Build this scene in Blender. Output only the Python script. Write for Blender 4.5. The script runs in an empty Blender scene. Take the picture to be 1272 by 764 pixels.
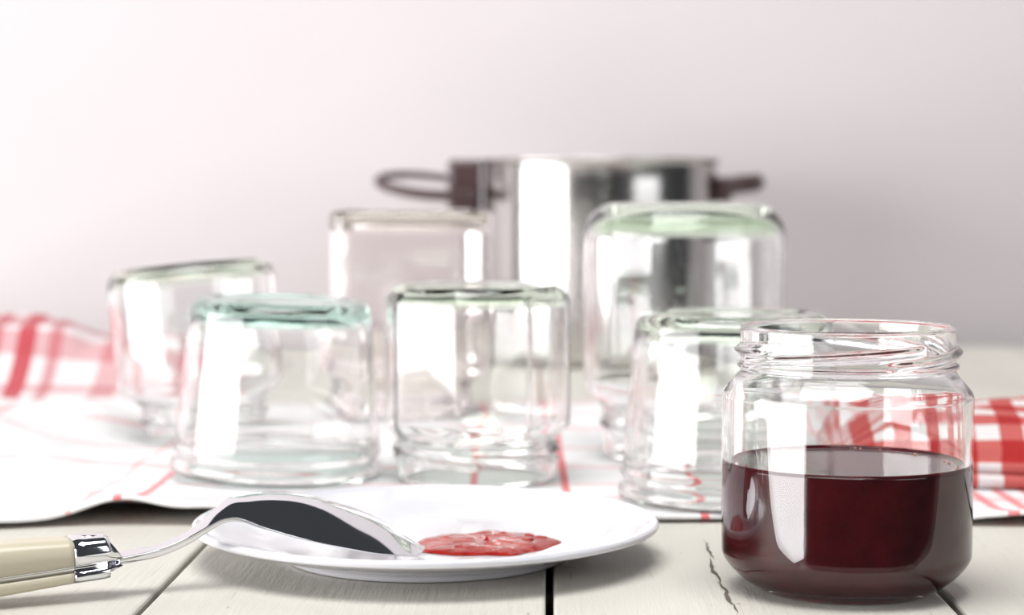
import bpy, bmesh, math, random
from mathutils import Vector, Matrix, noise
random.seed(7)
PI = math.pi
S = bpy.context.scene
COL = S.collection
MM = 0.001

# ------------------------------------------------------------------ camera, world, lights, exposure
cam_d = bpy.data.cameras.new('camera')
cam = bpy.data.objects.new('camera', cam_d)
COL.objects.link(cam)
cam.location = (0, 0, 0.124)
cam.rotation_euler = (PI/2 - math.atan(147/2500), 0, 0)
cam_d.sensor_width = 36.0
cam_d.lens = 2500/1272*36
cam_d.clip_start = 0.02
cam_d.clip_end = 50
cam_d.dof.use_dof = True
cam_d.dof.focus_distance = 0.615
cam_d.dof.aperture_fstop = 10.5
S.camera = cam

W = bpy.data.worlds.new('world')
S.world = W
W.use_nodes = True
bg = W.node_tree.nodes['Background']
bg.inputs[0].default_value = (0.88, 0.93, 1.0, 1)
bg.inputs[1].default_value = 0.045

def area(name, loc, target, sx, sy, power, color):
    l = bpy.data.lights.new(name, 'AREA')
    l.shape = 'RECTANGLE'; l.size = sx; l.size_y = sy
    l.energy = power; l.color = color
    o = bpy.data.objects.new(name, l)
    COL.objects.link(o)
    o.location = loc
    d = Vector(target) - Vector(loc)
    o.rotation_euler = d.to_track_quat('-Z', 'Y').to_euler()
    return o
# tall window in the wall on the left, the other two lights are added fill
area('window_light_left', (-2.1, -0.17, 0.05), (0.0, -0.17, 0.05), 2.5, 1.5, 112, (1.0, 0.985, 0.99))
area('overhead_fill_light', (-0.15, 0.40, 1.75), (0.1, 0.95, 0.0), 1.3, 1.3, 35, (1.0, 0.99, 0.98))  # overhead fill, added to brighten table and wall more evenly
area('right_fill_light', (2.3, -1.0, 0.9), (0.1, 0.7, 0.3), 1.6, 1.6, 21, (0.97, 0.98, 1.0))  # weak fill added at the right, also gives the jar its paler right reflection

V = S.view_settings
V.view_transform = 'Standard'; V.look = 'None'; V.gamma = 1.0; V.use_curve_mapping = False
V.exposure = 0.36
cy = S.cycles
cy.max_bounces = 32; cy.transmission_bounces = 28; cy.glossy_bounces = 12; cy.diffuse_bounces = 5
cy.transparent_max_bounces = 24
cy.sample_clamp_indirect = 8.0
cy.blur_glossy = 0.6

# ------------------------------------------------------------------ helpers
def mesh_obj(name, verts, faces, mat, parent=None, smooth=True, uvs=None):
    me = bpy.data.meshes.new(name)
    me.from_pydata(verts, [], faces)
    if smooth:
        me.polygons.foreach_set('use_smooth', [True]*len(me.polygons))
    if uvs is not None:
        ul = me.uv_layers.new(name='UVMap')
        for lp in me.loops:
            ul.data[lp.index].uv = uvs[lp.vertex_index]
    me.update()
    o = bpy.data.objects.new(name, me)
    COL.objects.link(o)
    if mat: me.materials.append(mat)
    if parent: o.parent = parent
    return o

def bm_obj(name, bm, mat, parent=None, smooth=False):
    bmesh.ops.recalc_face_normals(bm, faces=bm.faces)
    me = bpy.data.meshes.new(name)
    bm.to_mesh(me); bm.free()
    if smooth:
        me.polygons.foreach_set('use_smooth', [True]*len(me.polygons))
    o = bpy.data.objects.new(name, me)
    COL.objects.link(o)
    if mat: me.materials.append(mat)
    if parent: o.parent = parent
    return o

def tag(o, label=None, cat=None, group=None, kind=None):
    if label: o['label'] = label
    if cat: o['category'] = cat
    if group: o['group'] = group
    if kind: o['kind'] = kind
    return o

def empty(name, loc, rot=(0, 0, 0)):
    o = bpy.data.objects.new(name, None)
    COL.objects.link(o)
    o.empty_display_size = 0.02
    o.location = loc; o.rotation_euler = rot
    return o

def bevel_box(sx, sy, sz, bev, seg=2, org=(0, 0, 0)):
    bm = bmesh.new()
    bmesh.ops.create_cube(bm, size=1)
    for v in bm.verts:
        v.co = Vector((v.co.x*sx + org[0], v.co.y*sy + org[1], v.co.z*sz + org[2]))
    bmesh.ops.bevel(bm, geom=list(bm.edges), offset=bev, segments=seg, profile=0.5, affect='EDGES')
    return bm

def new_mat(name):
    m = bpy.data.materials.new(name)
    m.use_nodes = True
    nt = m.node_tree
    return m, nt, nt.nodes['Principled BSDF']

def plain(name, col, rough=0.5, metal=0.0, trans=0.0, ior=1.5, coat=0.0, spec=None):
    m, nt, p = new_mat(name)
    p.inputs['Base Color'].default_value = (*col, 1)
    p.inputs['Roughness'].default_value = rough
    p.inputs['Metallic'].default_value = metal
    p.inputs['Transmission Weight'].default_value = trans
    p.inputs['IOR'].default_value = ior
    p.inputs['Coat Weight'].default_value = coat
    return m

class NT:
    """little node builder"""
    def __init__(s, nt): s.nt = nt
    def n(s, typ, **kw):
        nd = s.nt.nodes.new(typ)
        for k, v in kw.items(): setattr(nd, k, v)
        return nd
    def link(s, a, b): s.nt.links.new(a, b)
    def math(s, op, a, b=None, c=None):
        nd = s.n('ShaderNodeMath', operation=op)
        for i, x in enumerate((a, b, c)):
            if x is None: continue
            if isinstance(x, (int, float)): nd.inputs[i].default_value = x
            else: s.link(x, nd.inputs[i])
        return nd.outputs[0]
    def noise(s, vec, scale, detail=3, rough=0.5):
        nd = s.n('ShaderNodeTexNoise')
        nd.inputs['Scale'].default_value = scale
        nd.inputs['Detail'].default_value = detail
        nd.inputs['Roughness'].default_value = rough
        if vec is not None: s.link(vec, nd.inputs['Vector'])
        return nd.outputs['Fac']
    def mapping(s, vec, scale=(1, 1, 1), loc=(0, 0, 0)):
        nd = s.n('ShaderNodeMapping')
        nd.inputs['Scale'].default_value = scale
        nd.inputs['Location'].default_value = loc
        s.link(vec, nd.inputs['Vector'])
        return nd.outputs[0]
    def ramp(s, fac, stops):
        nd = s.n('ShaderNodeValToRGB')
        e = nd.color_ramp.elements
        e[0].position = stops[0][0]; e[0].color = (*stops[0][1], 1)
        e[1].position = stops[-1][0]; e[1].color = (*stops[-1][1], 1)
        for p, c in stops[1:-1]:
            x = e.new(p); x.color = (*c, 1)
        s.link(fac, nd.inputs[0])
        return nd.outputs[0]
    def mix(s, fac, a, b):
        nd = s.n('ShaderNodeMix', data_type='RGBA')
        for i, x in ((0, fac), (6, a), (7, b)):
            if isinstance(x, (int, float)): nd.inputs[i].default_value = x
            elif isinstance(x, tuple): nd.inputs[i].default_value = (*x, 1)
            else: s.link(x, nd.inputs[i])
        return nd.outputs[2]
    def bump(s, h, strength, dist):
        nd = s.n('ShaderNodeBump')
        nd.inputs['Strength'].default_value = strength
        nd.inputs['Distance'].default_value = dist
        s.link(h, nd.inputs['Height'])
        return nd.outputs[0]

# ------------------------------------------------------------------ materials
def wall_mat():
    m, nt, p = new_mat('wall_paint'); b = NT(nt)
    co = b.n('ShaderNodeTexCoord').outputs['Object']
    f = b.noise(co, 3.0, 4)
    b.link(b.ramp(f, [(0.3, (0.49, 0.455, 0.464)), (0.7, (0.515, 0.48, 0.489))]), p.inputs['Base Color'])
    b.link(b.bump(b.noise(co, 180, 3), 0.15, 0.001), p.inputs['Normal'])
    p.inputs['Roughness'].default_value = 0.75
    return m

def wood_mat():
    m, nt, p = new_mat('white_painted_wood'); b = NT(nt)
    tc = b.n('ShaderNodeTexCoord'); co = tc.outputs['Object']
    oi = b.n('ShaderNodeObjectInfo')
    off = b.n('ShaderNodeVectorMath', operation='ADD'); b.link(co, off.inputs[0])
    cv = b.n('ShaderNodeCombineXYZ'); b.link(b.math('MULTIPLY', oi.outputs['Random'], 7.3), cv.inputs[0])
    b.link(cv.outputs[0], off.inputs[1])
    v = off.outputs[0]
    grain = b.noise(b.mapping(v, (420, 22, 60)), 1.0, 5, 0.6)
    fine = b.noise(b.mapping(v, (1500, 160, 300)), 1.0, 3, 0.6)
    big = b.noise(b.mapping(v, (14, 3, 6)), 1.0, 3)
    col = b.ramp(big, [(0.3, (0.55, 0.53, 0.475)), (0.7, (0.63, 0.61, 0.555))])
    pits = b.ramp(grain, [(0.24, (0.50, 0.47, 0.40)), (0.36, (1, 1, 1))])
    mul = b.n('ShaderNodeMix', data_type='RGBA', blend_type='MULTIPLY')
    mul.inputs[0].default_value = 0.55
    b.link(col, mul.inputs[6]); b.link(pits, mul.inputs[7])
    specks = b.ramp(b.noise(b.mapping(v, (260, 130, 200)), 1.0, 2), [(0.215, (1, 1, 1)), (0.235, (0, 0, 0))])
    c2 = b.mix(specks, mul.outputs[2], (0.33, 0.28, 0.22))
    b.link(c2, p.inputs['Base Color'])
    h = b.math('ADD', b.math('MULTIPLY', grain, 1.0), b.math('MULTIPLY', fine, 0.35))
    b.link(b.bump(h, 0.55, 0.0006), p.inputs['Normal'])
    p.inputs['Roughness'].default_value = 0.5
    return m

def glass(name, col):
    return plain(name, col, rough=0.0, trans=1.0, ior=1.48)

M = {}
M['wall'] = wall_mat()
M['wood'] = wood_mat()
M['crack'] = plain('dark_crack', (0.13, 0.11, 0.09), 0.9)
M['light_block_board'] = plain('light_block_brown', (0.30, 0.25, 0.19), 0.8)
M['floor'] = plain('floor_paint', (0.30, 0.27, 0.24), 0.6)
M['glass'] = glass('clear_glass', (0.985, 0.992, 0.988))
M['glass_green'] = glass('green_tinted_glass', (0.83, 0.945, 0.81))
M['glass_teal'] = glass('teal_tinted_glass', (0.64, 0.93, 0.82))
M['glass_amber'] = glass('amber_tinted_glass', (0.93, 0.88, 0.79))
M['glass_rose'] = glass('faint_rose_glass', (0.985, 0.96, 0.955))
M['porcelain'] = plain('white_porcelain', (0.68, 0.68, 0.72), 0.12, coat=0.3)
M['steel'] = plain('polished_steel', (0.78, 0.79, 0.82), 0.06, 1.0)
M['pot_steel'] = plain('brushed_pot_steel', (0.56, 0.545, 0.53), 0.17, 1.0)
M['dark'] = plain('dark_handle', (0.06, 0.035, 0.035), 0.35)
M['cream'] = plain('cream_handle_scale', (0.55, 0.50, 0.38), 0.3)

def jam_mat():
    m, nt, p = new_mat('dark_jam'); b = NT(nt)
    co = b.n('ShaderNodeTexCoord').outputs['Object']
    f = b.noise(co, 90, 3)
    b.link(b.ramp(f, [(0.35, (0.050, 0.0035, 0.006)), (0.7, (0.085, 0.006, 0.009))]), p.inputs['Base Color'])
    p.inputs['Roughness'].default_value = 0.08
    p.inputs['IOR'].default_value = 1.42
    p.inputs['Subsurface Weight'].default_value = 0.35
    p.inputs['Subsurface Radius'].default_value = (1.0, 0.15, 0.12)
    p.inputs['Subsurface Scale'].default_value = 0.006
    return m
M['jam'] = jam_mat()

def smear_mat():
    m, nt, p = new_mat('red_jam'); b = NT(nt)
    co = b.n('ShaderNodeTexCoord').outputs['Object']
    f = b.noise(co, 260, 4)
    b.link(b.ramp(f, [(0.35, (0.28, 0.008, 0.006)), (0.60, (0.40, 0.025, 0.016)), (0.82, (0.55, 0.14, 0.11))]), p.inputs['Base Color'])
    p.inputs['Roughness'].default_value = 0.12
    p.inputs['Subsurface Weight'].default_value = 0.3
    p.inputs['Subsurface Radius'].default_value = (1.0, 0.2, 0.15)
    p.inputs['Subsurface Scale'].default_value = 0.003
    b.link(b.bump(b.noise(co, 420, 3), 0.5, 0.0008), p.inputs['Normal'])
    return m
M['smear'] = smear_mat()

def cloth_mat(name, ustripes, vstripes, base, red):
    """woven stripes; stripes = [(centre, halfwidth, strength)] in metres of the cloth's own UV"""
    m, nt, p = new_mat(name); b = NT(nt)
    uv = b.n('ShaderNodeTexCoord').outputs['UV']
    sep = b.n('ShaderNodeSeparateXYZ'); b.link(uv, sep.inputs[0])
    fac = None
    for axis, lst in ((0, ustripes), (1, vstripes)):
        for c, w, st in lst:
            k = b.math('MULTIPLY', b.math('COMPARE', sep.outputs[axis], c, w), st)
            fac = k if fac is None else b.math('ADD', fac, b.math('MULTIPLY', k, b.math('SUBTRACT', 1.0, fac)))
    c = b.mix(fac, base, red)
    b.link(c, p.inputs['Base Color'])
    wv = b.math('ADD', b.math('SINE', b.math('MULTIPLY', sep.outputs[0], 5200)), b.math('SINE', b.math('MULTIPLY', sep.outputs[1], 5200)))
    b.link(b.bump(wv, 0.25, 0.0002), p.inputs['Normal'])
    p.inputs['Roughness'].default_value = 0.9
    p.inputs['Sheen Weight'].default_value = 0.2
    return m

def gingham_mat():
    m, nt, p = new_mat('red_gingham'); b = NT(nt)
    uv = b.n('ShaderNodeTexCoord').outputs['UV']
    sep = b.n('ShaderNodeSeparateXYZ'); b.link(uv, sep.inputs[0])
    P = 0.0195
    a = b.math('GREATER_THAN', b.math('FRACT', b.math('DIVIDE', sep.outputs[0], P)), 0.5)
    c = b.math('GREATER_THAN', b.math('FRACT', b.math('DIVIDE', sep.outputs[1], P)), 0.5)
    f = b.math('MULTIPLY', b.math('ADD', a, c), 0.5)
    b.link(b.ramp(f, [(0.0, (0.66, 0.64, 0.635)), (0.5, (0.48, 0.10, 0.09)), (1.0, (0.36, 0.012, 0.012))]), p.inputs['Base Color'])
    p.inputs['Roughness'].default_value = 0.9
    return m
M['gingham'] = gingham_mat()

# ------------------------------------------------------------------ setting: wall, floor
WALL_Y = 1.62
bm = bmesh.new()
bmesh.ops.create_cube(bm, size=1, matrix=Matrix.Translation((0, WALL_Y + 0.06, 0.025)) @ Matrix.Diagonal((5.0, 0.12, 1.55, 1)))
tag(bm_obj('wall_back', bm, M['wall']), 'plain pinkish white painted wall behind the table', 'wall', kind='structure')
bm = bmesh.new()
bmesh.ops.create_cube(bm, size=1, matrix=Matrix.Translation((0, 0.2, -0.80)) @ Matrix.Diagonal((5.0, 2.96, 0.1, 1)))
tag(bm_obj('floor', bm, M['floor']), 'floor of the kitchen below the table', 'floor', kind='structure')

# ------------------------------------------------------------------ table of white planks
T0, T1, TH = 0.555, 1.615, 0.028
ROT = -0.0188
table = empty('table', (0, 0, -0.75), (0, 0, ROT))
tag(table, 'long table of white painted wooden planks with open joints', 'table')
PITCH, GAP = 0.1212, 0.0024
pm = None
for i in range(-5, 5):
    if pm is None:
        bm = bevel_box(PITCH - GAP, T1 - T0 - 0.025, TH, 0.0011, 2)
        o = bm_obj('plank', bm, M['wood'], table); pm = o.data
    else:
        o = bpy.data.objects.new('plank', pm); COL.objects.link(o); o.parent = table
    dz = random.uniform(-0.0005, 0.0)
    o.location = (PITCH*(i + 0.5) + (0.0012 if i == 4 else 0), (T0 + T1)/2 - 0.006, 0.75 - TH/2 + dz)
bm_obj('light_block_board', bevel_box(PITCH*10 - 0.01, T1 - T0 - 0.045, 0.006, 0.001, 1, (0, (T0 + T1)/2 - 0.006, 0.75 - TH - 0.0035)), M['light_block_board'], table)  # board added beneath to stop light leaking up through the plank gaps
# battens and legs that carry the planks
for yy in (0.64, 1.50):
    o = bm_obj('batten', bevel_box(1.16, 0.07, 0.045, 0.003, 1, (0, yy, 0.75 - TH - 0.0295)), M['wood'], table)
for xx in (-0.53, 0.53):
    for yy in (0.64, 1.50):
        bm_obj('leg', bevel_box(0.06, 0.06, 0.668, 0.003, 1, (xx, yy, 0.334)), M['wood'], table)
# the crack that runs along the grain of the plank beside the jam jar
random.seed(3)
def crack(points, wid):
    vs, fs = [], []
    for k, (x, y) in enumerate(points):
        w = wid*(0.35 + 0.9*random.random())*math.sin(PI*(k + 0.4)/(len(points)))
        j = random.uniform(-0.0004, 0.0004)
        vs += [(x - w + j, y, 0.7500), (x + j, y, 0.7493), (x + w + j, y, 0.7500)]
    z = 0.75012
    vs = [(a, b_, z if abs(c - 0.75) < 1e-6 else z - 0.0001) for a, b_, c in vs]
    for k in range(len(points) - 1):
        a = k*3
        fs += [(a, a+1, a+4, a+3), (a+1, a+2, a+5, a+4)]
    mesh_obj('crack', vs, fs, M['crack'], table)
crack([(0.0552 + 0.00035*math.sin(k*0.9) - 0.00012*k, 0.584 + k*0.0040) for k in range(13)], 0.00062)
crack([(0.0536 + 0.0003*math.sin(k*0.8), 0.629 + k*0.0040) for k in range(12)], 0.00062)
crack([(0.0548 + 0.0002*math.sin(k*1.1), 0.672 + k*0.0035) for k in range(11)], 0.0004)

# ------------------------------------------------------------------ cloths
def sstep(a, b, x):
    t = max(0.0, min(1.0, (x - a)/(b - a)))
    return t*t*(3 - 2*t)
def nz(x, y, s=1.0, o=0.0):
    return noise.noise(Vector((x*s + o, y*s - o, 0.37 + o)))

def cloth_grid(name, x0, x1, y0, y1, nx, ny, hf, mat, parent=None, thick=0.0011, xyf=None):
    verts, uvs, faces = [], [], []
    for j in range(ny + 1):
        for i in range(nx + 1):
            u = x0 + (x1 - x0)*i/nx; v = y0 + (y1 - y0)*j/ny
            X, Y = (u, v) if xyf is None else xyf(u, v)
            verts.append((X, Y, hf(u, v))); uvs.append((u - x0, v - y0))
    for j in range(ny):
        for i in range(nx):
            a = j*(nx + 1) + i
            faces.append((a, a + 1, a + nx + 2, a + nx + 1))
    o = mesh_obj(name, verts, faces, mat, parent, True, uvs)
    s = o.modifiers.new('thickness', 'SOLIDIFY'); s.thickness = thick; s.offset = -1.0
    return o

JARS = []   # (x, y, r): the cloth lies flat under these
JARS += [(-0.100, 0.850, 0.05), (-0.150, 0.969, 0.045), (-0.055, 1.087, 0.055), (-0.015, 0.842, 0.045), (0.078, 0.915, 0.05), (0.086, 0.787, 0.05), (0.215, 0.862, 0.095)]
def flat_mask(x, y):
    k = 1.0
    for jx, jy, r in JARS:
        d = math.hypot(x - jx, y - jy)
        k = min(k, sstep(r, r + 0.03, d))
    return k
TX0, TX1, TY0, TY1 = -0.36, 0.36, 0.741, 1.142
def towel_xy(u, v):
    # gently wandering front edge, bowing towards the camera at the far left
    e = 1 - sstep(0, 0.12, v - TY0)
    dy = e*(0.004*math.sin(u*23 + 0.5) - 0.018*sstep(-0.150, -0.205, u) + 0.001*math.sin(u*90))
    return u, v + dy
def towel_h(u, v):
    k = flat_mask(u, v)
    h = 0.0022 + k*0.0022*(0.5 + nz(u, v, 26))
    h += k*0.0030*max(0.0, nz(u, v*0.35, 34, 2.0))
    e = 1 - sstep(0.0, 0.035, v - TY0)
    h += e*0.0065*math.exp(-((u + 0.145)/0.017)**2)      # front edge puckers up
    h += e*0.0030*math.exp(-((u + 0.105)/0.018)**2)
    left = sstep(-0.165, -0.26, u)*sstep(0.76, 0.92, v)*sstep(1.142, 1.06, v)
    h += left*(0.006 + 0.008*max(0, nz(u, v, 17, 5.0)) + 0.004*math.sin(u*70 + v*40))
    return h
us = [(0.09, 0.0016, .5), (0.196, 0.0010, .5), (0.214, 0.0016, .85), (0.344, 0.0016, .8), (0.382, 0.0016, .9), (0.432, 0.0016, .9),
      (0.520, 0.0016, .8), (0.545, 0.0022, .8), (0.556, 0.0022, .8), (0.567, 0.0022, .8), (0.64, 0.0016, .8)]
vs_ = [(0.004, 0.0010, .75), (0.047, 0.0055, .30), (0.085, 0.0016, .7), (0.135, 0.0055, .33), (0.20, 0.0016, .8), (0.27, 0.0055, .35), (0.33, 0.0016, .8), (0.40, 0.0016, .8)]
M['towel'] = cloth_mat('white_towel_red_lines', us, vs_, (0.78, 0.77, 0.78), (0.70, 0.11, 0.12))
towel = cloth_grid('tea_towel', TX0, TX1, TY0, TY1, 300, 190, towel_h, M['towel'], None, 0.0011, towel_xy)
tag(towel, 'white tea towel with thin red lines spread under the upturned jars', 'towel')
# sewn hem along the front edge
hv, hf_, huv = [], [], []
N = 300; K = 8
for i in range(N + 1):
    u = TX0 + (TX1 - TX0)*i/N
    X, Y = towel_xy(u, TY0); z = towel_h(u, TY0)
    for q in range(K):
        a = 2*PI*q/K
        hv.append((X, Y + 0.0013*math.cos(a) + 0.0006, z - 0.0002 + 0.0010*math.sin(a))); huv.append((u - TX0, 0.0055))
for i in range(N):
    for q in range(K):
        a = i*K + q; b2 = i*K + (q + 1) % K
        hf_.append((a, b2, b2 + K, a + K))
mesh_obj('hem', hv, hf_, M['towel'], towel, True, huv)

# crumpled checked towel at the far left
def heap_h(u, v):
    cx = math.exp(-((u + 0.33)/0.17)**4); cyy = math.exp(-((v - 1.25)/0.115)**2)
    m = cx*cyy
    f = 0.5 + 0.5*math.sin(u*52 + 5*nz(u, v, 9)) * 0.55 + 0.35*nz(u, v, 15, 3)
    edge = sstep(-0.50, -0.46, u)*sstep(-0.165, -0.21, u)*sstep(1.160, 1.225, v)
    return 0.0030 + edge*(0.041*m*(0.72 + 0.4*f) + 0.012*max(0, nz(u, v, 22, 8))*sstep(0.98, 1.1, v))
hu = [(0.03, 0.010, .5), (0.09, 0.003, .7), (0.128, 0.004, .75), (0.147, 0.0055, .95), (0.166, 0.004, .75), (0.185, 0.004, .75), (0.204, 0.0055, .95), (0.222, 0.004, .6), (0.26, 0.008, .5), (0.30, 0.004, .6)]
hvv = [(0.020, 0.003, .5), (0.050, 0.008, .5), (0.085, 0.013, .62), (0.125, 0.004, .6), (0.17, 0.012, .6), (0.23, 0.006, .6)]
M['heap'] = cloth_mat('white_towel_red_checks', hu, hvv, (0.66, 0.61, 0.62), (0.42, 0.035, 0.05))
heap = cloth_grid('checked_towel', -0.50, -0.16, 1.158, 1.46, 130, 130, heap_h, M['heap'], None, 0.0012,
                  lambda u, v: (u + 0.006*nz(v, u, 12, 4), v + 0.012*nz(u, v, 10, 6)))
heap.location.z = -0.0015
tag(heap, 'crumpled towel with broad red checks heaped at the far left', 'towel')

# folded gingham napkin on the right
nap = empty('napkin', (0.2150, 0.862, 0.0028), (0, 0, math.radians(-7)))
tag(nap, 'folded red and white gingham napkin lying right of the jam jar', 'napkin')
def napkin_layer(sx, sy, z0, th, ox, oy, seed, dome=0.0):
    nx, ny = 60, 36
    verts, faces, uvs = [], [], []
    prof = []          # closed cross-section ring in (inset, z)
    rings = []
    for q in range(9):
        a = -PI/2 + PI*q/8
        rings.append((th*0.5*(1 - math.cos(a)), th*0.5 + th*0.5*math.sin(a)))
    def outline(ins):
        pts = []
        hx, hy, r = sx/2 - ins, sy/2 - ins, 0.012
        for cx_, cy_, a0 in ((hx - r, hy - r, 0), (-hx + r, hy - r, 90), (-hx + r, -hy + r, 180), (hx - r, -hy + r, 270)):
            for k in range(9):
                a = math.radians(a0 + 90*k/8); pts.append((cx_ + r*math.cos(a), cy_ + r*math.sin(a)))
        out = []
        for k in range(len(pts)):
            p, q2 = pts[k], pts[(k + 1) % len(pts)]
            L = math.dist(p, q2); n = max(1, int(L/0.006))
            for t in range(n): out.append((p[0] + (q2[0] - p[0])*t/n, p[1] + (q2[1] - p[1])*t/n))
        return out
    base = outline(0)
    n = len(base)
    for ins, z in rings:
        for (x, y) in base:
            d = math.hypot(x, y); sc = 1 - ins/max(d, 1e-6)
            X, Y = x*sc + ox, y*sc + oy
            wz = 0.0009*nz(X, Y, 30, seed)*(z/th)
            verts.append((X + 0.0012*nz(X, Y, 40, seed + 3), Y + 0.0012*nz(Y, X, 40, seed + 5), z0 + z + wz))
            uvs.append((X, Y + (z if y < 0 else -z)))
    for k in range(len(rings) - 1):
        for i in range(n):
            faces.append((k*n + i, k*n + (i + 1) % n, (k + 1)*n + (i + 1) % n, (k + 1)*n + i))
    # top cap in shrinking rings so that it can sag softly
    last = (len(rings) - 1)*n
    for t in (0.94, 0.88, 0.8, 0.7, 0.6, 0.5, 0.4, 0.3, 0.2, 0.1):
        st = len(verts)
        for (x, y) in base:
            X, Y = x*t + ox, y*t + oy
            verts.append((X, Y, z0 + th + 0.0016*nz(X, Y, 26, seed)*(1 - t) + dome*(1 - t**2.0)*(1 + 0.25*nz(X, Y, 30, seed + 2)))); uvs.append((X, Y + th))
        for i in range(n):
            faces.append((last + i, last + (i + 1) % n, st + (i + 1) % n, st + i))
        last = st
    faces.append(tuple(last + i for i in range(n)))
    faces.append(tuple(reversed(range(n))))
    return mesh_obj('napkin_fold', verts, faces, M['gingham'], nap, True, uvs)
napkin_layer(0.150, 0.112, 0.0, 0.0056, 0.0, 0.0, 1.0)
napkin_layer(0.148, 0.110, 0.0054, 0.0060, -0.001, 0.0005, 6.0, 0.021)

# ------------------------------------------------------------------ lathe for jars and plate
def lathe_parts(prof, nseg, partf, mats, parent, rmod=None, zflip=None):
    """closed profile [(r,z)] in metres -> parts named by partf(index of profile edge); normals shared across the seams"""
    n = len(prof)
    bm = bmesh.new()
    grid = []
    for k, (r, z) in enumerate(prof):
        if r < 1e-7:
            zz = z if zflip is None else zflip - z
            v = bm.verts.new((0, 0, zz)); grid.append([v]*nseg); continue
        row = []
        for i in range(nseg):
            a = 2*PI*i/nseg
            rr = r if rmod is None else rmod(k, r, z, a)
            zz = z if zflip is None else zflip - z
            row.append(bm.verts.new((rr*math.cos(a), rr*math.sin(a), zz)))
        grid.append(row)
    if math.dist(prof[0], prof[-1]) < 1e-7:
        for v in grid[-1]: bm.verts.remove(v)
        grid[-1] = grid[0]
    fpart = {}
    for k in range(n - 1):
        for i in range(nseg):
            j = (i + 1) % nseg
            q = [grid[k][i], grid[k][j], grid[k + 1][j], grid[k + 1][i]]
            u = []
            for x in q:
                if x not in u: u.append(x)
            if len(u) < 3: continue
            try: f = bm.faces.new(u)
            except ValueError: continue
            fpart[f] = partf(k)
    bmesh.ops.recalc_face_normals(bm, faces=list(bm.faces))
    bm.normal_update()
    # outward check: with the profile closed the volume must be positive
    if bm.calc_volume(signed=True) < 0:
        bmesh.ops.reverse_faces(bm, faces=list(bm.faces)); bm.normal_update()
    out = {}
    order = []
    for f in fpart.values():
        if f not in order: order.append(f)
    for pn in order:
        vm, verts, faces, nrm = {}, [], [], []
        for f, q in fpart.items():
            if q != pn: continue
            ids = []
            for v in f.verts:
                if v not in vm:
                    vm[v] = len(verts); verts.append(tuple(v.co)); nrm.append(tuple(v.normal))
                ids.append(vm[v])
            faces.append(ids)
        o = mesh_obj(pn, verts, faces, mats[pn], parent)
        o.data.normals_split_custom_set_from_vertices(nrm)
        out[pn] = o
    bm.free()
    return out

def arc(cx, cz, rx, rz, a0, a1, n):
    return [(cx + rx*math.cos(math.radians(a0 + (a1 - a0)*k/n)), cz + rz*math.sin(math.radians(a0 + (a1 - a0)*k/n))) for k in range(n + 1)]

def bump1(x, c, w):
    t = (x - c)/w
    return math.exp(-t*t*t*t) if abs(t) < 3 else 0.0

def screw_jar_profile(R, H, rn, base_r, base_h, sh0, sh1, wall, bthick, cone=0.0):
    """outer then inner line, all mm. sh0..sh1 the shoulder, rn neck radius"""
    o = [(0, 1.6), (base_r*0.6, 1.4), (base_r*0.85, 0.7), (base_r*0.95, 0.1), (base_r, 0.0)]
    o += [(base_r + (R - base_r)*math.sin(t), base_h*((1 - cone)*(1 - math.cos(t)) + cone*math.sin(t)*(0.82 + 0.18*t/(PI/2)))) for t in [PI/2*k/12 for k in range(1, 13)]]
    nb = len(o)
    o += [(R, base_h + (sh0 - base_h)*k/8) for k in range(1, 9)]
    # ogee shoulder
    for k in range(1, 15):
        t = k/14; z = sh0 + (sh1 - sh0)*t
        o.append((R + (rn - R)*(t*t*(3 - 2*t)*0.75 + 0.25*t*t), z))
    ns = len(o)
    zt0, zt1 = sh1 + 0.5, H - 1.2
    m = 34
    o += [(rn, zt0 + (zt1 - zt0)*k/m) for k in range(m + 1)]
    o += arc(rn - 1.2, H - 1.2, 1.2, 1.2, 20, 160, 7)
    nr = len(o)
    ri = rn - 2.4
    i_ = [(ri, H - 1.6), (ri, H - 6), (ri, (H + sh1)/2), (ri, sh1 + 0.4)]
    for k in range(14, 0, -1):
        t = k/14; z = sh0 + (sh1 - sh0)*t - 0.3
        i_.append((R + (rn - R)*(t*t*(3 - 2*t)*0.75 + 0.25*t*t) - wall, z))
    ni = len(o) + 4
    i_ += [(R - wall, base_h + 1.5 + (sh0 - base_h - 2)*k/8) for k in range(8, -1, -1)]
    ib = base_r - 1.0
    i_ += [(ib + (R - wall - ib)*math.sin(t), bthick + (base_h + 1.0 - bthick)*((1 - cone)*(1 - math.cos(t)) + cone*math.sin(t)*(0.82 + 0.18*t/(PI/2)))) for t in [PI/2*k/10 for k in range(9, 0, -1)]]
    i_ += [(ib*0.8, bthick), (ib*0.4, bthick + 0.5), (0, bthick + 0.7)]
    return o, i_, nb, ns

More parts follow.
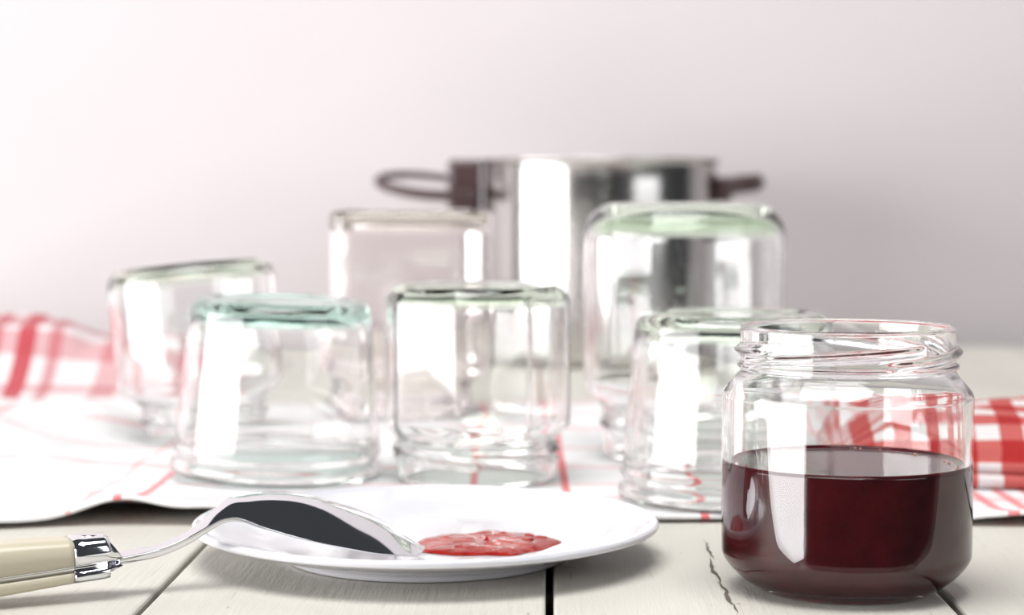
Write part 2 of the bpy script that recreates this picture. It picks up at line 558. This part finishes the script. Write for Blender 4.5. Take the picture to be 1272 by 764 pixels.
def make_screw_jar(name, loc, R, H, rn, base_r, base_h, sh0, sh1, wall=2.3, bthick=4.0, flip=False, rot=(0, 0, 0), cone=0.0,
                   facets=0, facet_amt=0.0, theta0=0.0, gm='glass', base_m='glass_green', nseg=192):
    o, i_, nb, ns = screw_jar_profile(R, H, rn, base_r, base_h, sh0, sh1, wall, bthick, cone)
    prof = [(r*MM, z*MM) for r, z in o + i_]
    no = len(o)
    lz0, lz1 = sh1 + 3.2, sh1 + 8.0
    def rmod(k, r, z, a):
        zm = z*1000; rr = r
        if k < no and zm > sh1 + 0.3 and zm < H - 1.5:
            rr += 0.9*MM*bump1(zm, sh1 + 1.7, 0.75)             # bead under the thread
            for q in range(4):                                  # four overlapping thread lugs
                t = ((a - theta0 - q*PI/2) % (2*PI))/math.radians(112)
                if t < 1:
                    e = min(1, t/0.06, (1 - t)/0.06)
                    rr += 1.8*MM*e*bump1(zm, lz0 + (lz1 - lz0)*t, 1.15)
        if facets and zm < sh1:
            amt = facet_amt*sstep(0, 6, zm)*(1 - sstep(sh0, sh1, zm))
            ph = ((a + PI/facets) % (2*PI/facets)) - PI/facets
            poly = math.cos(PI/facets)/math.cos(ph)*1.0
            poly = poly + (1 - math.cos(PI/facets))*0.5
            rr *= 1 + amt*(poly - 1)
        return rr
    ri_lo = nb*MM
    root = empty(name, loc, rot)
    hi_base = max(base_h*0.75, bthick + 1.0)*MM
    def partf(k):
        z = 0.5*(prof[k][1] + prof[k + 1][1])
        if z < hi_base: return 'base'
        if z > (sh1 + 0.45)*MM: return 'threaded_neck'
        return 'glass_body'
    lathe_parts(prof, nseg, partf, {'base': M[base_m], 'threaded_neck': M[gm], 'glass_body': M[gm]}, root, rmod, H*MM if flip else None)
    return root, o, i_

def make_tumbler_jar(name, loc, Rm, Rb, H, rot=(0, 0, 0), gm='glass', base_m='glass_green'):
    """straight tapered preserving jar standing on its mouth: mouth radius Rm at z=0, base on top"""
    def tap(z): return Rm - 1.4 + (Rb - Rm + 1.4)*(z - 14)/(H - 14)
    o = [(Rm - 3.0, 0.8), (Rm - 1.8, 0.0), (Rm - 0.6, 0.5), (Rm, 1.8), (Rm, 4.2), (Rm - 0.6, 5.4), (Rm - 1.8, 6.0)]
    o += [(Rm - 2.0, 7.0), (Rm - 2.0, 8.2), (Rm - 1.0, 9.2), (Rm - 0.5, 10.3), (Rm - 0.9, 11.5), (Rm - 1.4, 12.6), (tap(14), 14)]
    nlip = len(o) - 1
    o += [(tap(14 + (H - 22)*k/10), 14 + (H - 22)*k/10) for k in range(1, 11)]
    rt = tap(H - 8)
    o += arc(rt - 7.0, H - 7.0, 7.0, 7.0, 8, 82, 9)
    o += [(rt - 7.5, H - 0.15), (rt - 9.0, H - 0.9), (rt*0.5, H - 1.6), (0, H - 1.8)]
    th = 5.6
    i_ = [(0, H - th), (rt*0.5, H - th)]
    i_ += arc(rt - 8.4, H - th - 6.0, 5.9, 6.0, 85, 4, 8)
    i_ += [(tap(14 + (H - 28)*k/10) - 2.4, 14 + (H - 28)*k/10) for k in range(10, -1, -1)]
    i_ += [(Rm - 5.2, 9), (Rm - 5.0, 4), (Rm - 4.4, 2.0), (Rm - 3.0, 0.8)]
    prof = [(r*MM, z*MM) for r, z in o + i_]
    root = empty(name, loc, rot)
    def partf(k):
        z = 0.5*(prof[k][1] + prof[k + 1][1])
        if z > (H - 7.3)*MM: return 'base'
        if z < 0.0135: return 'ringed_lip'
        return 'glass_body'
    lathe_parts(prof, 144, partf, {'base': M[base_m], 'ringed_lip': M[gm], 'glass_body': M[gm]}, root)
    return root

ZT = 0.0030
# the open jam jar (in focus, front right)
JX, JY = 0.1040, 0.6220
jar, jo, ji = make_screw_jar('jam_jar', (JX, JY, 0.0), 38.6, 82, 33.2, 27.0, 12.0, 60.0, 68.0, theta0=math.radians(-85 - 112 + 28), base_m='glass', cone=0.62)
tag(jar, 'open clear glass screw jar half full of dark red jam', 'jar')
# jam inside it
LV = 39.0
inner = [(r, z) for r, z in ji if z <= LV - 0.5][::1]
inner.sort(key=lambda p: p[0] if p[1] < 14 else 1000 + p[1])
pts = [(0, 4.6)]
for r, z in sorted([(r, z) for r, z in ji if z < LV - 1 and r > 1], key=lambda p: (p[1], p[0])):
    pts.append((r + 0.12, z - 0.10))
Ri = 38.6 - 2.3 + 0.12
pts += [(Ri, LV - 0.3), (Ri, LV + 1.1), (Ri - 0.5, LV + 0.7), (Ri - 1.6, LV + 0.15), (Ri - 4, LV)]
top0 = len(pts)
pts += [(Ri*0.66, LV), (Ri*0.33, LV), (0, LV)]
jp = [(max(0, r)*MM, z*MM) for r, z in pts]
jam = empty('jam', (JX, JY, 0.0))
tag(jam, 'dark red jam filling the lower half of the open jar', 'jam')
def jam_part(k): return 'surface' if k >= top0 - 3 else 'fill'
def jam_rmod(k, r, z, a): return r
lathe_parts(jp, 128, jam_part, {'surface': M['jam'], 'fill': M['jam']}, jam, jam_rmod)
# tiny bubbles along the waterline
random.seed(5)
bm = bmesh.new()
for k in range(46):
    a = random.uniform(-PI, 0.15) if k < 36 else random.uniform(0, PI)
    rr = (Ri - random.choice([1.2, 1.5, 2.0, 2.6, 4.0]))*MM
    s = random.uniform(0.25, 0.6)*MM
    bmesh.ops.create_icosphere(bm, subdivisions=2, radius=s, matrix=Matrix.Translation((rr*math.cos(a), rr*math.sin(a), (LV + 0.15)*MM)))
tag(bm_obj('bubbles', bm, plain('jam_bubble', (0.75, 0.35, 0.22), 0.05, trans=0.6), jam, True), kind='stuff')

# upturned jars on the towel
j = make_screw_jar('upturned_jar', (-0.0150, 0.842, ZT), 38.8, 81.5, 33.4, 31.5, 9.0, 57.0, 65.0, flip=True, rot=(0, 0, math.radians(12)),
                   facets=8, facet_amt=0.75, theta0=1.0)[0]
tag(j, 'upturned squat glass jar with shallow facets behind the plate', 'jar', 'upturned jars on the towel')
j = make_screw_jar('upturned_jar', (0.0785, 0.915, ZT), 46.0, 115.0, 36.5, 31.0, 16.5, 80.0, 95.0, flip=True, rot=(0, 0, 0.4), theta0=0.3)[0]
tag(j, 'largest upturned glass jar with rounded green base in front of the pot', 'jar', 'upturned jars on the towel')
j = make_screw_jar('upturned_jar', (-0.1490, 0.975, ZT + 0.0045), 40.5, 80.5, 29.0, 33.0, 9.0, 56.0, 68.0, flip=True,
                   rot=(math.radians(-4.0), math.radians(-5.0), 0.2), theta0=2.0)[0]
tag(j, 'leaning upturned glass jar at the left end of the group', 'jar', 'upturned jars on the towel')
j = make_tumbler_jar('upturned_jar', (-0.1000, 0.850, ZT + 0.0014), 44.5, 37.6, 73.5, rot=(math.radians(1.0), math.radians(2.0), 0), base_m='glass_teal')
tag(j, 'upturned tapered glass jar with a teal edged base', 'jar', 'upturned jars on the towel')
j = make_tumbler_jar('upturned_jar', (0.0865, 0.787, ZT), 44.5, 37.8, 73.0)
tag(j, 'upturned tapered glass jar partly hidden by the jam jar', 'jar', 'upturned jars on the towel')

# the tall square jar
def make_square_jar(loc, half, H, rot):
    root = empty('upturned_jar', loc, rot)
    R = half
    o = [(0, 1.8), (R*0.5, 1.5), (R*0.78, 0.7), (R*0.86, 0.0)]
    o += arc(R - 5.0, 5.0, 5.0, 5.0, -80, -5, 8)
    o += [(R, 6 + (H - 34)*k/8) for k in range(0, 9)]
    for k in range(1, 11):
        t = k/10; o.append((R + (R*0.74 - R)*t*t*(3 - 2*t), H - 28 + 14*t))
    o += [(R*0.74, H - 12), (R*0.77, H - 10), (R*0.74, H - 8), (R*0.77, H - 6), (R*0.74, H - 4), (R*0.74, H - 1), (R*0.72, H)]
    w = 2.6
    i_ = [(R*0.74 - w, H), (R*0.74 - w, H - 8), (R*0.74 - w, H - 13.5)]
    for k in range(9, 0, -1):
        t = k/10; i_.append((R + (R*0.74 - R)*t*t*(3 - 2*t) - w, H - 28 + 14*t))
    i_ += [(R - w, H - 30), (R - w, H*0.5), (R - w, 14)]
    i_ += arc(R - w - 6.0, 12.0, 6.0, 6.0, 0, -85, 8)
    i_ += [(R*0.5, 6.0), (0, 6.0)]
    prof = [(r*MM, z*MM) for r, z in o + i_]
    def rmod(k, r, z, a):
        f = 1 - sstep((H - 28)*MM, (H - 14)*MM, z)
        p = 7.0
        se = (abs(math.cos(a))**p + abs(math.sin(a))**p)**(-1/p)
        return r*(1 + f*(se - 1))
    def partf(k):
        z = 0.5*(prof[k][1] + prof[k + 1][1])
        if z < 0.0075: return 'base'
        if z > (H - 13.7)*MM: return 'threaded_neck'
        return 'glass_body'
    lathe_parts(prof, 192, partf, {'base': M['glass_amber'], 'glass_body': M['glass_rose'], 'threaded_neck': M['glass_rose']}, root, rmod, H*MM)
    return root
j = make_square_jar((-0.0555, 1.087, ZT), 43.0, 110.0, (0, 0, math.radians(4)))
tag(j, 'tall square upturned glass jar left of the steel pot', 'jar', 'upturned jars on the towel')

# ------------------------------------------------------------------ plate
PX, PY = -0.0290, 0.6750
plate = empty('plate', (PX, PY, 0.0))
tag(plate, 'small white porcelain plate with a jam smear and a spoon on it', 'plate')
pr = [(0, 4.6), (20, 4.6), (40, 4.7), (48, 5.0), (53, 5.8), (57, 7.0), (62, 8.6), (68, 10.2), (73, 11.4), (76.5, 12.3)]
pr += arc(77.2, 11.6, 1.3, 1.3, 110, -70, 8)
pr += [(75, 9.6), (70, 8.2), (64, 6.6), (58, 4.8), (52, 3.3), (48.6, 2.7), (47.8, 2.4), (47.4, 1.2), (47.0, 0.3), (46.2, 0.0), (45.2, 0.0), (44.6, 0.4), (44.2, 1.6), (42, 2.0), (20, 1.8), (0, 1.8)]
pp = [(r*MM, z*MM) for r, z in pr]
nf = next(i for i, (r, z) in enumerate(pr) if (r, z) == (48.6, 2.7))
nf2 = next(i for i, (r, z) in enumerate(pr) if (r, z) == (42, 2.0))
nrim = 7
def plate_part(k):
    if nf <= k < nf2: return 'foot_ring'
    if k < 4 : return 'well'
    if k < nf: return 'rim'
    return 'underside'
lathe_parts(pp, 144, plate_part, {q: M['porcelain'] for q in ('foot_ring', 'well', 'rim', 'underside')}, plate)

# jam smear on the plate
sm = empty('jam_smear', (-0.0085, 0.6710, 0.0046))
tag(sm, 'puddle of bright red jam spread on the white plate', 'jam')
vs, fs = [(0, 0, 0.0030)], []
NR, NA = 22, 96
for k in range(1, NR + 1):
    t = k/NR
    for i in range(NA):
        a = 2*PI*i/NA
        R = 0.0225*(1 + 0.07*math.sin(2*a + 0.6) + 0.05*math.sin(5*a + 1) + 0.03*math.sin(9*a))
        x, y = R*t*math.cos(a)*1.02, R*t*math.sin(a)
        h = 0.0019*(1 - t**5)**0.6 + (1 - t**4)*(0.0007*nz(x, y, 150, 2) + 0.0003*nz(x, y, 420, 7)) if k < NR else 0.0002
        vs.append((x, y, max(h, 0.0002)))
for i in range(NA): fs.append((0, 1 + i, 1 + (i + 1) % NA))
for k in range(NR - 1):
    for i in range(NA):
        a = 1 + k*NA + i; b2 = 1 + k*NA + (i + 1) % NA
        fs.append((a, a + NA, b2 + NA, b2))
mesh_obj('puddle', vs, fs, M['smear'], sm)
random.seed(11)
for k in range(9):      # little pieces of fruit in it
    bm = bmesh.new()
    bmesh.ops.create_icosphere(bm, subdivisions=2, radius=1.0)
    for v in bm.verts:
        v.co = Vector((v.co.x*2.3, v.co.y*1.5, v.co.z*0.7))*(1 + 0.3*nz(v.co.x, v.co.y + k, 1.4, v.co.z))*MM
    o = bm_obj('fruit_piece', bm, M['smear'], sm, True)
    a = random.uniform(0, 2*PI); r = 0.019*math.sqrt(random.random())
    o.location = (r*math.cos(a), r*math.sin(a), 0.0016); o.rotation_euler = (0, 0, random.uniform(0, PI))

# ------------------------------------------------------------------ spoon
sp = empty('spoon', (-0.029, 0.653, 0.0), (0, 0, PI + math.radians(24)))
tag(sp, 'steel spoon with cream handle lying face down across the plate', 'spoon')
ST = [ # t, ridge z, half width, edge drop, thickness (mm)
 (-0.3, 7.0, 1.2, .1, .9), (1.0, 7.9, 4.6, .5, 1.0), (3.5, 9.4, 8.4, 1.3, 1.1), (7.3, 11.6, 12.3, 2.5, 1.2), (15, 16.0, 16.9, 4.9, 1.3), (25, 20.2, 19.8, 7.2, 1.3), (34, 23.4, 20.6, 8.4, 1.3),
 (42, 25.2, 19.8, 8.2, 1.4), (50, 25.9, 17.2, 6.9, 1.5), (58, 25.8, 12.6, 4.6, 1.7), (64, 25.4, 8.2, 2.4, 2.0), (69, 23.0, 5.2, 1.0, 2.3), (74, 19.7, 3.9, .5, 2.6), (79, 16.9, 3.4, .3, 2.8),
 (87, 14.0, 3.6, .2, 2.8), (95, 12.7, 4.4, .1, 2.7), (101, 12.1, 5.2, .1, 2.6), (106, 11.8, 7.4, 0, 2.4), (116, 11.0, 7.9, 0, 2.4), (136, 9.6, 8.4, 0, 2.4), (158, 8.3, 8.8, 0, 2.4), (170, 7.8, 8.0, 0, 2.4), (174, 7.7, 5.0, 0, 2.4)]
def interp(tab, t, c):
    # catmull-rom through the table rows
    for k in range(len(tab) - 1):
        if tab[k][0] <= t <= tab[k + 1][0]:
            p1, p2 = tab[k], tab[k + 1]
            p0 = tab[max(0, k - 1)]; p3 = tab[min(len(tab) - 1, k + 2)]
            h = p2[0] - p1[0]; s = (t - p1[0])/h
            m1 = (p2[c] - p0[c])/(p2[0] - p0[0])*h; m2 = (p3[c] - p1[c])/(p3[0] - p1[0])*h
            return (2*s**3 - 3*s*s + 1)*p1[c] + (s**3 - 2*s*s + s)*m1 + (-2*s**3 + 3*s*s)*p2[c] + (s**3 - s*s)*m2
    return tab[-1][c]
def loft(ts, sect, name, mat, parent):
    vs, fs = [], []
    n = None
    for t in ts:
        ring = sect(t); n = len(ring); vs += ring
    for k in range(len(ts) - 1):
        for i in range(n):
            a = k*n + i; b2 = k*n + (i + 1) % n
            fs.append((a, b2, b2 + n, a + n))
    fs.append(tuple(reversed(range(n)))); fs.append(tuple((len(ts) - 1)*n + i for i in range(n)))
    bm = bmesh.new()
    bv = [bm.verts.new(v) for v in vs]
    for f in fs: bm.faces.new([bv[i] for i in f])
    return bm_obj(name, bm, mat, parent, True)
def spoon_sect(t):
    z, w, d, th = (interp(ST, t, c) for c in (1, 2, 3, 4))
    w = max(w, 0.4)
    up, dn = [], []
    for q in range(29):
        v = -1 + 2*q/28
        vv = math.sin(v*PI/2)
        zz = z - 0.27*(1 - sstep(60, 78, t))*sstep(-1, 8, t)*w*vv - 0.64*d*((vv*vv + 0.012)**0.78 - 0.012**0.78)
        e = th*math.sqrt(max(0.06, 1 - abs(vv)**8))
        up.append((t*MM, w*vv*MM, zz*MM)); dn.append((t*MM, w*vv*0.985*MM, (zz - e)*MM))
    return up + dn[::-1]
tsb = [-0.3, 0.1, 0.5, 1] + [1.5 + 1.0*k for k in range(0, 66)] + [68 + 1.5*k for k in range(0, 24)]
tsn = [102.6 + 3*k for k in range(0, 24)]
loft(tsb, spoon_sect, 'bowl', M['steel'], sp)
loft(tsn, spoon_sect, 'tang', M['steel'], sp)
HT = [(100, 17.6), (104, 18.7), (116, 18.5), (136, 18.6), (158, 17.6), (168, 16.0), (176, 11.0)]
HB = [(100, 7.2), (104, 5.8), (116, 4.9), (136, 2.9), (158, 1.2), (168, 1.4), (176, 5.5)]
HW = [(100, 6.6), (104, 7.6), (116, 8.0), (136, 8.5), (158, 8.8), (168, 7.6), (176, 3.0)]
def half_sect(upper, slant=0.0):
    def f(t):
        zc = interp(ST, min(t, 174), 1); w = interp(HW, t, 1)*1.0
        ring = []
        if upper: z0, z1 = zc - 0.1, interp(HT, t, 1)
        else: z0, z1 = zc - 2.3, interp(HB, t, 1)
        for q in range(17):
            a = PI*q/16
            c, s = math.cos(a), math.sin(a)
            x = w*math.copysign(abs(c)**0.55, c); hgt = (z1 - z0)*(abs(s)**0.5)
            tt = t - slant*(abs(s)**0.5)*max(0, (106 - t)/6.0) if t < 106 else t
            ring.append(((t + (slant*abs(s)**0.5 if t < 102.5 else 0))*MM, x*MM, (z0 + hgt)*MM))
        return ring
    return f
tb = [100.5, 100.9, 101.5, 102.4, 104.5, 106, 109, 112, 115.3]
th_ = [115.6] + [117 + 2.5*k for k in range(0, 21)] + [171, 173, 174.5, 175.5]
for up in (True, False):
    loft(tb, half_sect(up, 4.0 if up else 6.0), 'bolster', M['steel'], sp)
    loft(th_, half_sect(up), 'handle_scale', M['cream'], sp)
for tr in (109.5, 141.0, 163.0):
    bm = bmesh.new()
    bmesh.ops.create_uvsphere(bm, u_segments=20, v_segments=10, radius=1.0)
    zt = interp(HT, tr, 1)
    for v in bm.verts: v.co = Vector((tr + v.co.x*2.6, v.co.y*2.6, zt - 0.15 + v.co.z*0.6))*MM
    bm_obj('rivet', bm, M['steel'], sp, True)

# ------------------------------------------------------------------ steel pot
pot = empty('cooking_pot', (0.0640, 1.47, 0.0005))
tag(pot, 'stainless steel cooking pot with dark handles standing before the wall', 'pot')
PR, PH = 85.0, 145.5
q = [(0, 1.0), (60, 0.8), (74, 0.0), (80, 1.2), (83, 4.0), (84.6, 8.0), (PR, 14), (PR, 40), (PR, 70), (PR, 100), (PR, 130), (PR, PH - 5), (PR + 0.4, PH - 3.2), (PR + 1.8, PH - 2.2), (PR + 2.6, PH - 1.0), (PR + 1.8, PH), (PR + 0.2, PH), (PR - 1.2, PH - 1.5), (PR - 1.6, PH - 5),
     (PR - 1.6, 60), (PR - 1.6, 14), (PR - 6, 6), (60, 5.0), (0, 5.0)]
qq = [(r*MM, z*MM) for r, z in q]
def pot_part(k):
    if 11 <= k < 18: return 'rim'
    if k >= 18: return 'inside'
    if k < 5: return 'pot_base'
    return 'pot_side'
lathe_parts(qq, 160, pot_part, {n_: M['pot_steel'] for n_ in ('rim', 'inside', 'pot_base', 'pot_side')}, pot)

def tube(name, pts, r, mat, parent, seg=12, closed=False, flat=1.0):
    vs, fs = [], []
    n = len(pts)
    P = [Vector(p) for p in pts]
    for k in range(n):
        a = P[(k - 1) % n] if closed or k else P[0]
        b2 = P[(k + 1) % n] if closed or k < n - 1 else P[-1]
        t = (b2 - a).normalized()
        s = t.cross(Vector((0, 0, 1)))
        s = s.normalized() if s.length > 1e-5 else Vector((1, 0, 0))
        u = s.cross(t)
        rk = r[k] if isinstance(r, list) else r
        for i in range(seg):
            an = 2*PI*i/seg
            vs.append(tuple(P[k] + s*rk*math.cos(an) + u*rk*flat*math.sin(an)))
    m = n if closed else n - 1
    for k in range(m):
        for i in range(seg):
            a = k*seg + i; b2 = k*seg + (i + 1) % seg
            c = ((k + 1) % n)*seg
            fs.append((a, b2, c + (i + 1) % seg, c + i))
    if not closed:
        fs.append(tuple(range(seg))); fs.append(tuple((n - 1)*seg + i for i in reversed(range(seg))))
    bm = bmesh.new()
    bv = [bm.verts.new(v) for v in vs]
    for f in fs: bm.faces.new([bv[i] for i in f])
    return bm_obj(name, bm, mat, parent, True)
# left: bracket block and a wide oval loop, tilted a little towards the viewer
br = bm_obj('handle_bracket', bevel_box(0.024, 0.022, 0.038, 0.003, 2, (-0.0985, 0.0, 0.126)), M['dark'], pot)
loop = []
for k in range(48):
    a = 2*PI*k/48
    lx, ly = 0.036*math.cos(a), 0.028*math.sin(a)
    loop.append((-0.125 + lx, -0.010 + ly, 0.1265 + 0.24*ly - 0.10*lx))
tube('loop_handle', loop, [0.0030 + 0.0012*max(0, -math.sin(2*PI*k/48)) for k in range(48)], M['dark'], pot, 10, True)
# right: short dark loop seen edge on
rl = []
for k in range(25):
    a = -PI/2 + PI*k/24
    rl.append((0.083 + 0.032*math.cos(a), 0.026*math.sin(a) + 0.004, 0.1245 + 0.004*math.cos(a)))
tube('loop_handle', rl, 0.0058, M['dark'], pot, 10, False, 1.15)
bm_obj('handle_bracket', bevel_box(0.012, 0.064, 0.018, 0.003, 2, (0.088, 0.004, 0.1235)), M['dark'], pot)
